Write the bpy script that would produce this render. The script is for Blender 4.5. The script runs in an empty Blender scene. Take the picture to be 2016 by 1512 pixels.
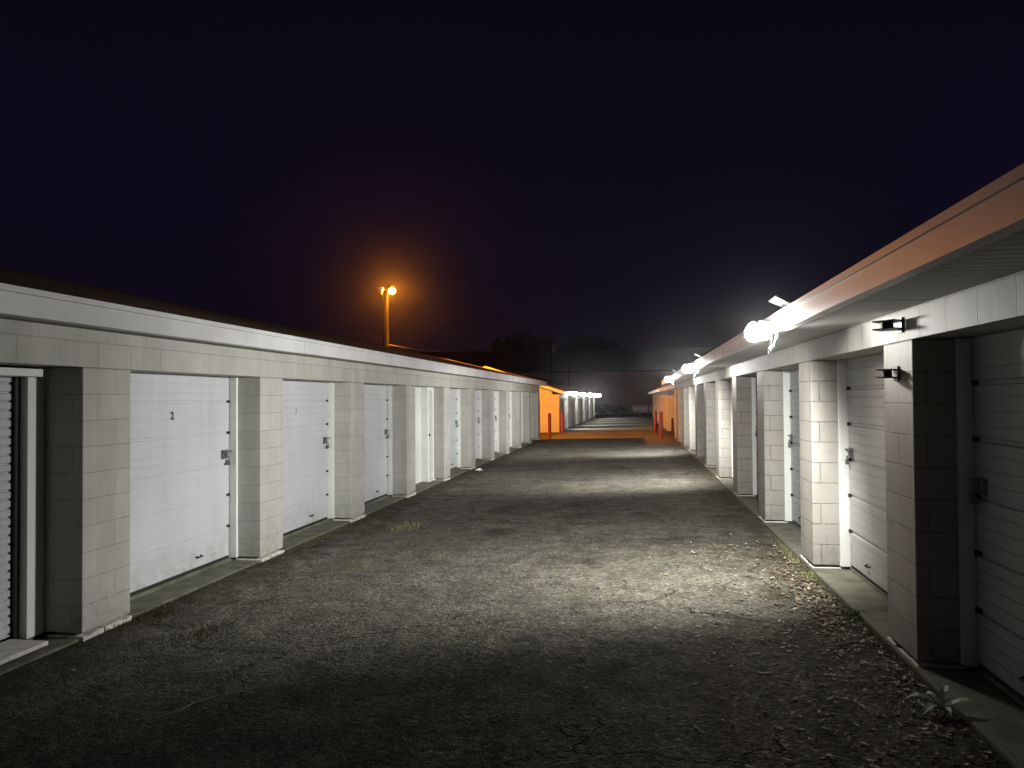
import bpy, bmesh, math, random
from mathutils import Vector, Matrix, noise

random.seed(7)
sc = bpy.context.scene
COL = sc.collection
ZC = 1.80                       # camera height above the drive; heights "h" below are measured from the camera
rad = math.radians
WORLD = {}                      # world origin of every object built

# ------------------------------------------------------------------ helpers
def ground_h(x, y):
    h = -1.782 + 0.0165 * (x + 1.2)
    h = min(max(h, -1.87), -1.70)
    if y > 33:
        t = min((y - 33) / 11.0, 1.0)
        h -= 0.10 * t * t * (3 - 2 * t)
    if y > 44:
        h -= min((y - 44) * 0.0085, 0.36)
    return h

class MB:
    """collects faces; every face list becomes ONE mesh object"""
    def __init__(s):
        s.v = []; s.f = []
    def add(s, vs, fs):
        o = len(s.v)
        s.v += [tuple(p) for p in vs]
        s.f += [tuple(i + o for i in f) for f in fs]
        return s
    def box(s, x0, x1, y0, y1, z0, z1):
        if x0 > x1: x0, x1 = x1, x0
        return s.add([(x0,y0,z0),(x1,y0,z0),(x1,y1,z0),(x0,y1,z0),(x0,y0,z1),(x1,y0,z1),(x1,y1,z1),(x0,y1,z1)],
                     [(3,2,1,0),(4,5,6,7),(0,1,5,4),(1,2,6,5),(2,3,7,6),(3,0,4,7)])
    def prism_y(s, prof, y0, y1):            # profile of (x, z) points extruded along y
        n = len(prof)
        vs = [(x, y0, z) for x, z in prof] + [(x, y1, z) for x, z in prof]
        fs = [(i, (i+1) % n, n + (i+1) % n, n + i) for i in range(n)]
        fs += [tuple(range(n-1, -1, -1)), tuple(range(n, 2*n))]
        return s.add(vs, fs)
    def prism_z(s, prof, z0, z1):
        n = len(prof)
        vs = [(x, y, z0) for x, y in prof] + [(x, y, z1) for x, y in prof]
        fs = [(i, (i+1) % n, n + (i+1) % n, n + i) for i in range(n)]
        fs += [tuple(range(n-1, -1, -1)), tuple(range(n, 2*n))]
        return s.add(vs, fs)
    def tube(s, pts, r, n=10, caps=True):
        pts = [Vector(p) for p in pts]
        rs = r if isinstance(r, (list, tuple)) else [r] * len(pts)
        vs = []; fs = []
        for i, p in enumerate(pts):
            t = (pts[min(i+1, len(pts)-1)] - pts[max(i-1, 0)]).normalized()
            ref = Vector((0,0,1)) if abs(t.z) < 0.9 else Vector((1,0,0))
            a = t.cross(ref).normalized(); b = t.cross(a).normalized()
            for k in range(n):
                w = 2 * math.pi * k / n
                vs.append(p + (a * math.cos(w) + b * math.sin(w)) * rs[i])
        for i in range(len(pts) - 1):
            for k in range(n):
                fs.append((i*n+k, i*n+(k+1) % n, (i+1)*n+(k+1) % n, (i+1)*n+k))
        if caps:
            fs.append(tuple(range(n-1, -1, -1)))
            fs.append(tuple(range((len(pts)-1)*n, len(pts)*n)))
        return s.add(vs, fs)
    def ball(s, c, r, nu=14, nv=9, sx=1, sy=1, sz=1):
        vs = []; fs = []
        for j in range(nv + 1):
            t = math.pi * j / nv
            for i in range(nu):
                p = 2 * math.pi * i / nu
                vs.append((c[0] + sx*r*math.sin(t)*math.cos(p), c[1] + sy*r*math.sin(t)*math.sin(p), c[2] + sz*r*math.cos(t)))
        for j in range(nv):
            for i in range(nu):
                fs.append((j*nu+i, j*nu+(i+1) % nu, (j+1)*nu+(i+1) % nu, (j+1)*nu+i))
        return s.add(vs, fs)
    def build(s, name, mat, parent=None, origin=(0,0,0), smooth=False, bevel=0, uvz=0.0, recalc=True):
        o = Vector(origin)
        me = bpy.data.meshes.new(name)
        me.from_pydata([(x - o.x, y - o.y, z + ZC - o.z) for x, y, z in s.v], [], s.f)
        bm = bmesh.new(); bm.from_mesh(me)
        if recalc:
            bmesh.ops.remove_doubles(bm, verts=bm.verts, dist=1e-5)
            bmesh.ops.recalc_face_normals(bm, faces=bm.faces)
        uv = bm.loops.layers.uv.new('UVMap')
        for f in bm.faces:
            n = f.normal
            f.smooth = smooth
            for l in f.loops:
                w = l.vert.co + o
                if abs(n.x) >= abs(n.y) and abs(n.x) >= abs(n.z): l[uv].uv = (w.y, w.z - ZC - uvz)
                elif abs(n.y) >= abs(n.z): l[uv].uv = (w.x, w.z - ZC - uvz)
                else: l[uv].uv = (w.x, w.y)
        bm.to_mesh(me); bm.free()
        me.materials.append(mat)
        ob = bpy.data.objects.new(name, me)
        COL.objects.link(ob)
        place(ob, parent, o)
        if bevel:
            m = ob.modifiers.new('bevel', 'BEVEL'); m.width = bevel; m.segments = 2; m.limit_method = 'ANGLE'
        return ob

def place(ob, parent, world):
    WORLD[ob.name] = Vector(world)
    if parent:
        ob.parent = parent
        ob.location = Vector(world) - WORLD[parent.name]
    else:
        ob.location = world

def tag(o, label=None, cat=None, group=None, kind=None):
    if label: o['label'] = label
    if cat: o['category'] = cat
    if group: o['group'] = group
    if kind: o['kind'] = kind
    return o

def thing(name, x, y, h, label, cat, group=None):
    o = bpy.data.objects.new(name, None); COL.objects.link(o)
    o.empty_display_size = 0.2
    place(o, None, (x, y, h + ZC))
    return tag(o, label, cat, group)

def copy_to(ob, parent, world):
    c = ob.copy(); COL.objects.link(c)
    place(c, parent, world)
    return c

# ------------------------------------------------------------------ materials
def new_mat(name):
    m = bpy.data.materials.new(name); m.use_nodes = True
    nt = m.node_tree
    b = nt.nodes['Principled BSDF']
    return m, nt, b

def N(nt, t, **kw):
    n = nt.nodes.new(t)
    for k, v in kw.items():
        if k in n.inputs: n.inputs[k].default_value = v
        else: setattr(n, k, v)
    return n

def ramp(nt, fac, stops):
    r = nt.nodes.new('ShaderNodeValToRGB')
    e = r.color_ramp.elements
    while len(e) < len(stops): e.new(0.5)
    for i, (p, c) in enumerate(stops):
        e[i].position = p; e[i].color = (*c, 1) if len(c) == 3 else c
    nt.links.new(fac, r.inputs[0])
    return r.outputs[0]

def mixc(nt, fac, a, b, mode='MIX'):
    n = nt.nodes.new('ShaderNodeMix'); n.data_type = 'RGBA'; n.blend_type = mode
    for sock, v in ((0, fac), (6, a), (7, b)):
        if isinstance(v, (int, float)): n.inputs[sock].default_value = v
        elif isinstance(v, tuple): n.inputs[sock].default_value = (*v, 1)
        else: nt.links.new(v, n.inputs[sock])
    return n.outputs[2]

def math_n(nt, op, a, b=None):
    n = nt.nodes.new('ShaderNodeMath'); n.operation = op
    for i, v in enumerate((a, b)):
        if v is None: continue
        if isinstance(v, (int, float)): n.inputs[i].default_value = v
        else: nt.links.new(v, n.inputs[i])
    return n.outputs[0]

def bump(nt, b, h, strength, dist):
    n = nt.nodes.new('ShaderNodeBump'); n.inputs['Strength'].default_value = strength; n.inputs['Distance'].default_value = dist
    nt.links.new(h, n.inputs['Height']); nt.links.new(n.outputs[0], b.inputs['Normal'])

def plain(name, col, rough=0.6, metal=0.0, var=0.15, scale=8.0, bumpd=0.0, bscale=60):
    m, nt, b = new_mat(name)
    tc = N(nt, 'ShaderNodeTexCoord')
    ns = N(nt, 'ShaderNodeTexNoise', Scale=scale, Detail=6.0, Roughness=0.6)
    nt.links.new(tc.outputs['Object'], ns.inputs['Vector'])
    lo = tuple(c * (1 - var) for c in col); hi = tuple(min(1, c * (1 + var)) for c in col)
    nt.links.new(ramp(nt, ns.outputs['Fac'], [(0.3, lo), (0.7, hi)]), b.inputs['Base Color'])
    b.inputs['Roughness'].default_value = rough; b.inputs['Metallic'].default_value = metal
    if bumpd:
        n2 = N(nt, 'ShaderNodeTexNoise', Scale=bscale, Detail=4.0)
        nt.links.new(tc.outputs['Object'], n2.inputs['Vector'])
        bump(nt, b, n2.outputs['Fac'], 0.6, bumpd)
    return m

def block_mat(name, col, dirt, joint=0.45, jbump=0.004, msize=0.006):
    """painted concrete block: running bond 0.406 x 0.203 m, with grime low down and runs under the eaves"""
    m, nt, b = new_mat(name)
    uv = N(nt, 'ShaderNodeUVMap')
    br = N(nt, 'ShaderNodeTexBrick', Scale=1.0)
    br.offset = 0.5
    br.inputs['Mortar Size'].default_value = msize
    br.inputs['Mortar Smooth'].default_value = 0.35
    br.inputs['Brick Width'].default_value = 0.4064
    br.inputs['Row Height'].default_value = 0.2032
    br.inputs['Color1'].default_value = (0.965, 0.965, 0.965, 1); br.inputs['Color2'].default_value = (1.025, 1.025, 1.02, 1)
    br.inputs['Mortar'].default_value = (0.9, 0.9, 0.9, 1)
    nt.links.new(uv.outputs[0], br.inputs['Vector'])
    tc = N(nt, 'ShaderNodeTexCoord')
    geo = N(nt, 'ShaderNodeNewGeometry')
    n1 = N(nt, 'ShaderNodeTexNoise', Scale=1.7, Detail=7.0, Roughness=0.65)
    nt.links.new(geo.outputs['Position'], n1.inputs['Vector'])
    n2 = N(nt, 'ShaderNodeTexNoise', Scale=14.0, Detail=6.0, Roughness=0.7)
    nt.links.new(geo.outputs['Position'], n2.inputs['Vector'])
    n3 = N(nt, 'ShaderNodeTexNoise', Scale=160.0, Detail=3.0)
    nt.links.new(geo.outputs['Position'], n3.inputs['Vector'])
    base = ramp(nt, n1.outputs['Fac'], [(0.25, tuple(c * 0.80 for c in col)), (0.75, tuple(min(1, c * 1.06) for c in col))])
    base = mixc(nt, 1.0, base, br.outputs['Color'], 'MULTIPLY')
    mp = N(nt, 'ShaderNodeMapping'); mp.inputs['Scale'].default_value = (5.0, 5.0, 0.45)
    nt.links.new(geo.outputs['Position'], mp.inputs['Vector'])
    n4 = N(nt, 'ShaderNodeTexNoise', Scale=1.0, Detail=5.0, Roughness=0.6); nt.links.new(mp.outputs[0], n4.inputs['Vector'])
    base = mixc(nt, 0.9, base, ramp(nt, n4.outputs['Fac'], [(0.40, (1, 1, 1)), (0.72, (0.84, 0.84, 0.81))]), 'MULTIPLY')
    pits = ramp(nt, n2.outputs['Fac'], [(0.62, (1, 1, 1)), (0.75, (0.66, 0.65, 0.6))])
    base = mixc(nt, 0.8, base, pits, 'MULTIPLY')
    # dirty, cracked joints: only where the noise lets them show
    jm = math_n(nt, 'MULTIPLY', br.outputs['Fac'], ramp(nt, n2.outputs['Fac'], [(0.42, (0.12,)*3), (0.62, (1, 1, 1))]))
    base = mixc(nt, math_n(nt, 'MULTIPLY', jm, joint), base, dirt)
    # splash dirt at the foot of the wall
    sep = N(nt, 'ShaderNodeSeparateXYZ'); nt.links.new(uv.outputs[0], sep.inputs[0])
    low = math_n(nt, 'SUBTRACT', 0.45, sep.outputs[1])
    low = math_n(nt, 'MULTIPLY', math_n(nt, 'MAXIMUM', math_n(nt, 'MINIMUM', low, 0.45), 0.0), 1.5)
    st = math_n(nt, 'MULTIPLY', low, ramp(nt, n2.outputs['Fac'], [(0.35, (0, 0, 0)), (0.75, (1, 1, 1))]))
    base = mixc(nt, st, base, tuple(c * 1.4 for c in dirt))
    nt.links.new(base, b.inputs['Base Color'])
    b.inputs['Roughness'].default_value = 0.62
    h = math_n(nt, 'SUBTRACT', math_n(nt, 'MULTIPLY', n3.outputs['Fac'], 0.22), br.outputs['Fac'])
    h = math_n(nt, 'ADD', h, math_n(nt, 'MULTIPLY', n2.outputs['Fac'], 0.5))
    bump(nt, b, h, 0.8, jbump)
    return m

def emis(name, col, s):
    m, nt, b = new_mat(name)
    b.inputs['Base Color'].default_value = (0.8, 0.8, 0.8, 1)
    b.inputs['Emission Color'].default_value = (*col, 1); b.inputs['Emission Strength'].default_value = s
    return m

def siding_mat(name, col, axis='z', scale=30):
    m, nt, b = new_mat(name)
    geo = N(nt, 'ShaderNodeNewGeometry')
    sep = N(nt, 'ShaderNodeSeparateXYZ'); nt.links.new(geo.outputs['Position'], sep.inputs[0])
    w = math_n(nt, 'SINE', math_n(nt, 'MULTIPLY', sep.outputs['XYZ'.index(axis.upper())], scale))
    ns = N(nt, 'ShaderNodeTexNoise', Scale=0.9, Detail=6.0); nt.links.new(geo.outputs['Position'], ns.inputs['Vector'])
    nt.links.new(ramp(nt, ns.outputs['Fac'], [(0.3, tuple(c*.8 for c in col)), (0.7, col)]), b.inputs['Base Color'])
    b.inputs['Roughness'].default_value = 0.55
    bump(nt, b, w, 0.4, 0.0014)
    return m

def asphalt_mat():
    m, nt, b = new_mat('worn_asphalt')
    geo = N(nt, 'ShaderNodeNewGeometry'); P = geo.outputs['Position']
    def noise_n(s, d=6.0, r=0.6, dist=0.0):
        n = N(nt, 'ShaderNodeTexNoise', Scale=s, Detail=d, Roughness=r, Distortion=dist); nt.links.new(P, n.inputs['Vector']); return n.outputs['Fac']
    big, mid, fine = noise_n(0.45), noise_n(3.5), noise_n(38.0, 5.0, 0.7)
    vo = N(nt, 'ShaderNodeTexVoronoi', Scale=52.0); nt.links.new(P, vo.inputs['Vector'])
    vo2 = N(nt, 'ShaderNodeTexVoronoi', Scale=120.0); nt.links.new(P, vo2.inputs['Vector'])
    col = ramp(nt, big, [(0.3, (0.112, 0.106, 0.086)), (0.7, (0.185, 0.176, 0.146))])
    col = mixc(nt, 0.75, col, ramp(nt, mid, [(0.3, (0.45,)*3), (0.7, (1.4,)*3)]), 'MULTIPLY')
    sepc = N(nt, 'ShaderNodeSeparateColor'); nt.links.new(vo.outputs['Color'], sepc.inputs[0])
    col = mixc(nt, 0.8, col, ramp(nt, sepc.outputs[0], [(0.0, (0.45,)*3), (0.55, (0.95,)*3), (0.93, (1.3,)*3), (1.0, (2.4,)*3)]), 'MULTIPLY')
    vo3 = N(nt, 'ShaderNodeTexVoronoi', Scale=21.0); nt.links.new(P, vo3.inputs['Vector'])
    col = mixc(nt, 0.7, col, ramp(nt, noise_n(17.0, 5.0, 0.7), [(0.34, (0.38,)*3), (0.50, (0.98,)*3), (0.72, (1.4,)*3)]), 'MULTIPLY')
    # cracks
    wn = N(nt, 'ShaderNodeTexNoise', Scale=1.3, Detail=5.0, Roughness=0.65); nt.links.new(P, wn.inputs['Vector'])
    wv = N(nt, 'ShaderNodeVectorMath', operation='SCALE'); wv.inputs['Scale'].default_value = 0.9
    nt.links.new(wn.outputs['Color'], wv.inputs[0])
    wa = N(nt, 'ShaderNodeVectorMath', operation='ADD'); nt.links.new(P, wa.inputs[0]); nt.links.new(wv.outputs[0], wa.inputs[1])
    ve = N(nt, 'ShaderNodeTexVoronoi', Scale=0.42); ve.feature = 'DISTANCE_TO_EDGE'; nt.links.new(wa.outputs[0], ve.inputs['Vector'])
    ck = ramp(nt, ve.outputs['Distance'], [(0.0, (1, 1, 1)), (0.006, (0, 0, 0))])
    ck = math_n(nt, 'MULTIPLY', ck, ramp(nt, big, [(0.44, (0, 0, 0)), (0.56, (1, 1, 1))]))
    col = mixc(nt, math_n(nt, 'MULTIPLY', math_n(nt, 'MULTIPLY', ck, ramp(nt, fine, [(0.35, (0.1,)*3), (0.55, (0.8,)*3)])), 0.9), col, (0.012, 0.011, 0.009))
    # soil and leaf mould gathered along both walls
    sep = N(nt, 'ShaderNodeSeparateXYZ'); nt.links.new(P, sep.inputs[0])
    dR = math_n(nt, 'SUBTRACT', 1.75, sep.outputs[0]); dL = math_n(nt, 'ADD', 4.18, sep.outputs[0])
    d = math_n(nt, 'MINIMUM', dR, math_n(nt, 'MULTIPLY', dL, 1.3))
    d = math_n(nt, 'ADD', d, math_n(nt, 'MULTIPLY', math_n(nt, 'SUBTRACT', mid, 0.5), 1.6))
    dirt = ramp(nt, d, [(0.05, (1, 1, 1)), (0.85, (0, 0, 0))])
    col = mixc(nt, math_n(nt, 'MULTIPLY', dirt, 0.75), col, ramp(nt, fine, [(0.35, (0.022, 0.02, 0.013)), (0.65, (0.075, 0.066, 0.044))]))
    # oil stains
    st = ramp(nt, noise_n(0.8, 4.0, 0.5), [(0.56, (1, 1, 1)), (0.68, (0.55, 0.53, 0.5))])
    col = mixc(nt, 0.8, col, st, 'MULTIPLY')
    nt.links.new(col, b.inputs['Base Color'])
    b.inputs['Roughness'].default_value = 0.9
    b.inputs['Specular IOR Level'].default_value = 0.10
    h = math_n(nt, 'ADD', math_n(nt, 'MULTIPLY', fine, 1.0), math_n(nt, 'MULTIPLY', vo.outputs['Distance'], -0.9))
    h = math_n(nt, 'ADD', h, math_n(nt, 'MULTIPLY', vo2.outputs['Distance'], -0.25))
    h = math_n(nt, 'ADD', h, math_n(nt, 'MULTIPLY', vo3.outputs['Distance'], -0.8))
    h = math_n(nt, 'ADD', h, math_n(nt, 'MULTIPLY', noise_n(17.0, 5.0, 0.7), 1.6))
    h = math_n(nt, 'ADD', h, math_n(nt, 'MULTIPLY', mid, 1.6))
    h = math_n(nt, 'SUBTRACT', h, math_n(nt, 'MULTIPLY', ck, 2.2))
    bump(nt, b, h, 1.0, 0.016)
    return m

def leaf_mat(name, cols, rough=0.7):
    m, nt, b = new_mat(name)
    geo = N(nt, 'ShaderNodeNewGeometry')
    nt.links.new(ramp(nt, geo.outputs['Random Per Island'], [(i / max(1, len(cols)-1), c) for i, c in enumerate(cols)]), b.inputs['Base Color'])
    b.inputs['Roughness'].default_value = rough
    return m

M = {}
M['block'] = block_mat('painted_block', (0.50, 0.495, 0.462), (0.11, 0.11, 0.085), 0.24, 0.004, 0.0045)
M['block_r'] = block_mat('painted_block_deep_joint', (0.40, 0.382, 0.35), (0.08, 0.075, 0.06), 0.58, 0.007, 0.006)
M['footing'] = plain('painted_footing', (0.62, 0.60, 0.54), 0.75, var=0.3, scale=12, bumpd=0.006, bscale=40)
M['concrete'] = plain('mossy_concrete', (0.115, 0.115, 0.085), 0.85, var=0.45, scale=5, bumpd=0.006, bscale=70)
def door_mat(name, col, dirt):
    m, nt, b = new_mat(name)
    geo = N(nt, 'ShaderNodeNewGeometry'); P = geo.outputs['Position']
    tc = N(nt, 'ShaderNodeTexCoord'); sep = N(nt, 'ShaderNodeSeparateXYZ'); nt.links.new(tc.outputs['Object'], sep.inputs[0])
    def nz(s, d=6.0, v=P):
        n = N(nt, 'ShaderNodeTexNoise', Scale=s, Detail=d, Roughness=0.62); nt.links.new(v, n.inputs['Vector']); return n.outputs['Fac']
    mp = N(nt, 'ShaderNodeMapping'); mp.inputs['Scale'].default_value = (6.0, 6.0, 0.5); nt.links.new(P, mp.inputs['Vector'])
    c = ramp(nt, nz(1.6), [(0.3, tuple(x * 0.90 for x in col)), (0.7, col)])
    c = mixc(nt, 0.9, c, ramp(nt, nz(1.0, 5.0, mp.outputs[0]), [(0.48, (1, 1, 1)), (0.78, (0.90, 0.89, 0.87))]), 'MULTIPLY')
    low = math_n(nt, 'MAXIMUM', math_n(nt, 'SUBTRACT', 0.40, sep.outputs[2]), 0.0)
    st = math_n(nt, 'MULTIPLY', math_n(nt, 'MULTIPLY', low, 1.3), ramp(nt, nz(9.0), [(0.38, (0, 0, 0)), (0.7, (1, 1, 1))]))
    c = mixc(nt, st, c, dirt)
    sc_ = ramp(nt, nz(22.0, 3.0), [(0.70, (0, 0, 0)), (0.78, (1, 1, 1))])
    c = mixc(nt, math_n(nt, 'MULTIPLY', sc_, 0.35), c, dirt)
    nt.links.new(c, b.inputs['Base Color'])
    b.inputs['Roughness'].default_value = 0.42
    bump(nt, b, nz(2.3, 3.0), 0.4, 0.010)
    return m
M['door'] = door_mat('white_door_enamel', (0.59, 0.60, 0.635), (0.20, 0.18, 0.14))
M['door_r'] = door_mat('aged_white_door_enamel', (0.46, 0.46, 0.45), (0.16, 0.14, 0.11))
M['trim'] = plain('white_trim_paint', (0.76, 0.77, 0.75), 0.5, var=0.08, scale=4)
M['fascia'] = plain('white_fascia_metal', (0.62, 0.62, 0.63), 0.40, var=0.14, scale=1.6)
M['fascia'].node_tree.nodes['Principled BSDF'].inputs['Specular IOR Level'].default_value = 0.9
M['soffit'] = siding_mat('ribbed_soffit', (0.46, 0.46, 0.43), 'y', 60)
M['roof'] = plain('dark_shingle', (0.17, 0.12, 0.09), 0.9, var=0.35, scale=5, bumpd=0.01, bscale=14)
M['roof'].node_tree.nodes['Principled BSDF'].inputs['Specular IOR Level'].default_value = 0.0
M['dark'] = plain('dark_steel', (0.03, 0.03, 0.032), 0.5, 0.6)
M['black'] = plain('black_rubber', (0.015, 0.015, 0.015), 0.8)
M['latch'] = plain('latch_steel', (0.20, 0.20, 0.20), 0.5, 0.6)
M['ink'] = plain('black_stencil_paint', (0.02, 0.02, 0.022), 0.6)
M['ink_faded'] = plain('faded_stencil_paint', (0.34, 0.34, 0.36), 0.6)
M['ink_fainter'] = plain('fainter_stencil_paint', (0.52, 0.52, 0.54), 0.6)
M['galv'] = plain('galvanised_steel', (0.35, 0.35, 0.36), 0.45, 0.7)
M['red'] = plain('red_bollard_paint', (0.22, 0.018, 0.014), 0.5, var=0.25, scale=7)
M['wood'] = plain('weathered_pole_wood', (0.011, 0.009, 0.007), 0.95, var=0.3, scale=6)
M['wire'] = plain('wire_metal', (0.22, 0.21, 0.2), 0.5, 0.3)
M['tank'] = plain('tank_paint_shade_grey', (0.27, 0.27, 0.28), 0.4, var=0.06)  # white tank paint greyed, shade put into the colour
M['wh_wall'] = siding_mat('ribbed_warehouse_wall', (0.50, 0.42, 0.39), 'x', 20)
M['wh_roof'] = siding_mat('ribbed_warehouse_roof', (0.03, 0.028, 0.034), 'x', 12)
for _k in ('wh_roof', 'wh_wall', 'shrub_', 'block', 'block_r'):
    if _k in M:
        M[_k].node_tree.nodes['Principled BSDF'].inputs['Specular IOR Level'].default_value = 0.05 if _k.startswith('wh') else 0.3
M['bark'] = plain('bark', (0.06, 0.045, 0.035), 0.9, var=0.3)
M['leaf'] = leaf_mat('tree_leaves', [(0.012, 0.02, 0.008), (0.028, 0.038, 0.014), (0.02, 0.028, 0.012)])
M['shrub'] = leaf_mat('shrub_leaves', [(0.010, 0.016, 0.008), (0.022, 0.03, 0.013)])
M['shrub'].node_tree.nodes['Principled BSDF'].inputs['Specular IOR Level'].default_value = 0.05
M['leaf'].node_tree.nodes['Principled BSDF'].inputs['Specular IOR Level'].default_value = 0.05
M['weed'] = leaf_mat('weed_leaves', [(0.22, 0.32, 0.14), (0.36, 0.42, 0.28), (0.28, 0.38, 0.19)], 0.5)
M['drygrass'] = leaf_mat('dry_grass', [(0.22, 0.17, 0.08), (0.30, 0.24, 0.12), (0.14, 0.15, 0.06)])
M['greengrass'] = leaf_mat('green_grass', [(0.10, 0.17, 0.05), (0.18, 0.25, 0.08), (0.12, 0.16, 0.06)])
M['fallen'] = leaf_mat('fallen_leaf_brown', [(0.05, 0.03, 0.015), (0.12, 0.08, 0.04), (0.20, 0.15, 0.09), (0.07, 0.045, 0.02), (0.34, 0.29, 0.21), (0.09, 0.06, 0.03), (0.42, 0.37, 0.29)], 0.6)
M['paper'] = plain('scrap_plastic', (0.75, 0.75, 0.72), 0.5)
M['twig'] = plain('pale_twig', (0.38, 0.33, 0.26), 0.8)
M['panel'] = plain('panel_grey', (0.30, 0.30, 0.31), 0.4)
WHITE = (1.0, 0.985, 0.93)
SODIUM = (1.0, 0.30, 0.004)
M['lens'] = emis('white_lamp_lens', WHITE, 190)
M['lens_far'] = emis('white_lamp_lens_far', WHITE, 130)
M['sodium_lens'] = emis('sodium_lamp_lens', (1.0, 0.28, 0.012), 1700)
M['dead_lens'] = plain('unlit_lens', (0.6, 0.55, 0.45), 0.2)
M['asphalt'] = asphalt_mat()
M['crack'] = plain('open_crack', (0.024, 0.022, 0.018), 0.95)

# ------------------------------------------------------------------ ground
def axis_pts(lo_far, lo, hi, hi_far, step):
    out = []; v = lo
    while v <= hi + 1e-6:
        out.append(v); v += step
    far = []; d = step
    v = hi
    while v < hi_far:
        d *= 1.6; v += d; far.append(min(v, hi_far))
    near = []; d = step; v = lo
    while v > lo_far:
        d *= 1.6; v -= d; near.append(max(v, lo_far))
    return near[::-1] + out + far
xs = axis_pts(-420, -6.0, 4.0, 420, 0.125)
ys = axis_pts(-60, -2.0, 40.0, 700, 0.22)
g = MB()
vs = []
for y in ys:
    for x in xs:
        h = ground_h(x, y)
        if -7 < x < 5 and -3 < y < 90:
            h += 0.016 * noise.noise(Vector((x * 0.55, y * 0.4, 3.1))) + 0.007 * noise.noise(Vector((x * 2.1, y * 1.7, 8.4)))
        vs.append((x, y, h))
nx = len(xs)
g.add(vs, [(j*nx+i, j*nx+i+1, (j+1)*nx+i+1, (j+1)*nx+i) for j in range(len(ys)-1) for i in range(nx-1)])
gr = g.build('ground', M['asphalt'], smooth=True, recalc=False)
tag(gr, kind='structure')

def crack(pts, wmax, seed):
    """open crack in the paving: a narrow ragged dark sheet 4 mm above the sheet below"""
    rnd = random.Random(seed); m_ = MB(); P_ = []
    for (xa, ya), (xb, yb) in zip(pts[:-1], pts[1:]):
        n = max(3, int(math.hypot(xb - xa, yb - ya) / 0.045))
        for k in range(n):
            t = k / n
            P_.append((xa + (xb - xa) * t + rnd.gauss(0, 0.011), ya + (yb - ya) * t + rnd.gauss(0, 0.011)))
    P_.append(pts[-1])
    vs = []; fs = []
    for i, (x, y) in enumerate(P_):
        x2, y2 = P_[min(i + 1, len(P_) - 1)]; x1, y1 = P_[max(i - 1, 0)]
        dx, dy = x2 - x1, y2 - y1; l = math.hypot(dx, dy) or 1
        w = wmax * 0.62 * rnd.uniform(0.05, 1.0) * (math.sin(math.pi * min(1, max(0.03, i / (len(P_) - 1)))) ** 0.4)
        h = ground_h(x, y) + 0.016 * noise.noise(Vector((x * 0.55, y * 0.4, 3.1))) + 0.007 * noise.noise(Vector((x * 2.1, y * 1.7, 8.4))) + 0.004
        vs += [(x - dy / l * w, y + dx / l * w, h), (x + dy / l * w, y - dx / l * w, h)]
        if i: fs.append((2*i-2, 2*i-1, 2*i+1, 2*i))
    m_.add(vs, fs)
    return tag(m_.build('crack', M['crack'], recalc=False), kind='structure')
crack([(-1.55, 6.35), (-1.14, 5.92), (-0.72, 5.62), (-0.45, 5.45), (-0.25, 5.29), (0.05, 5.34), (0.32, 5.50), (0.62, 5.72)], 0.011, 1)
crack([(-1.3, 10.6), (-0.75, 10.2), (-0.5, 9.7), (-0.4, 8.9)], 0.008, 4)
crack([(0.9, 8.1), (1.15, 7.7), (1.3, 7.1), (1.55, 6.8)], 0.009, 5)
crack([(-2.2, 14.2), (-1.0, 14.6), (0.3, 14.3), (1.2, 14.7)], 0.009, 6)
crack([(-3.9, 6.9), (-3.5, 7.6), (-3.4, 8.6), (-3.05, 9.6)], 0.010, 7)

# ------------------------------------------------------------------ storage rows
S = 2.84
PIER = 0.57

def door_profile(xf, d, a0, bottom, top, joints, groove, rib, th=0.045):
    """(x, z) outline of a sectional door: sections with deep joints and shallow pressed ribs"""
    gh, gd = groove; rh, rd = rib
    cuts = []
    for j in joints: cuts.append((j, gh, gd))
    full = sorted(set([round(j, 4) for j in joints]))
    edges = [bottom] + [j for j in full if bottom + .03 < j < top - .03] + [top]
    for k in range(len(edges) - 1):
        lo, hi = edges[k], edges[k+1]
        n = max(1, int(round((hi - lo) / 0.0875)))
        for q in range(1, n):
            cuts.append((lo + (hi - lo) * q / n, rh, rd))
    pts = [(a0, bottom)]
    for c, hh, dd in sorted(cuts):
        if c - hh < bottom + 0.01 or c + hh > top - 0.01: continue
        pts += [(a0, c - hh/2 - dd*0.4), (a0 + dd, c - hh/2), (a0 + dd, c + hh/2), (a0, c + hh/2 + dd*0.4)]
    pts += [(a0, top), (a0 + th, top), (a0 + th, bottom)]
    return [(xf + d * a, z) for a, z in pts]

def text_mesh(body, size, name):
    cu = bpy.data.curves.new(name, 'FONT'); cu.body = body; cu.size = size
    cu.align_x = 'CENTER'; cu.align_y = 'CENTER'; cu.extrude = 0.0008; cu.offset = 0.004
    t = bpy.data.objects.new(name, cu); COL.objects.link(t)
    bpy.context.view_layer.update()
    me = bpy.data.meshes.new_from_object(t.evaluated_get(bpy.context.evaluated_depsgraph_get()))
    bpy.data.objects.remove(t); bpy.data.curves.remove(cu)
    return me

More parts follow.
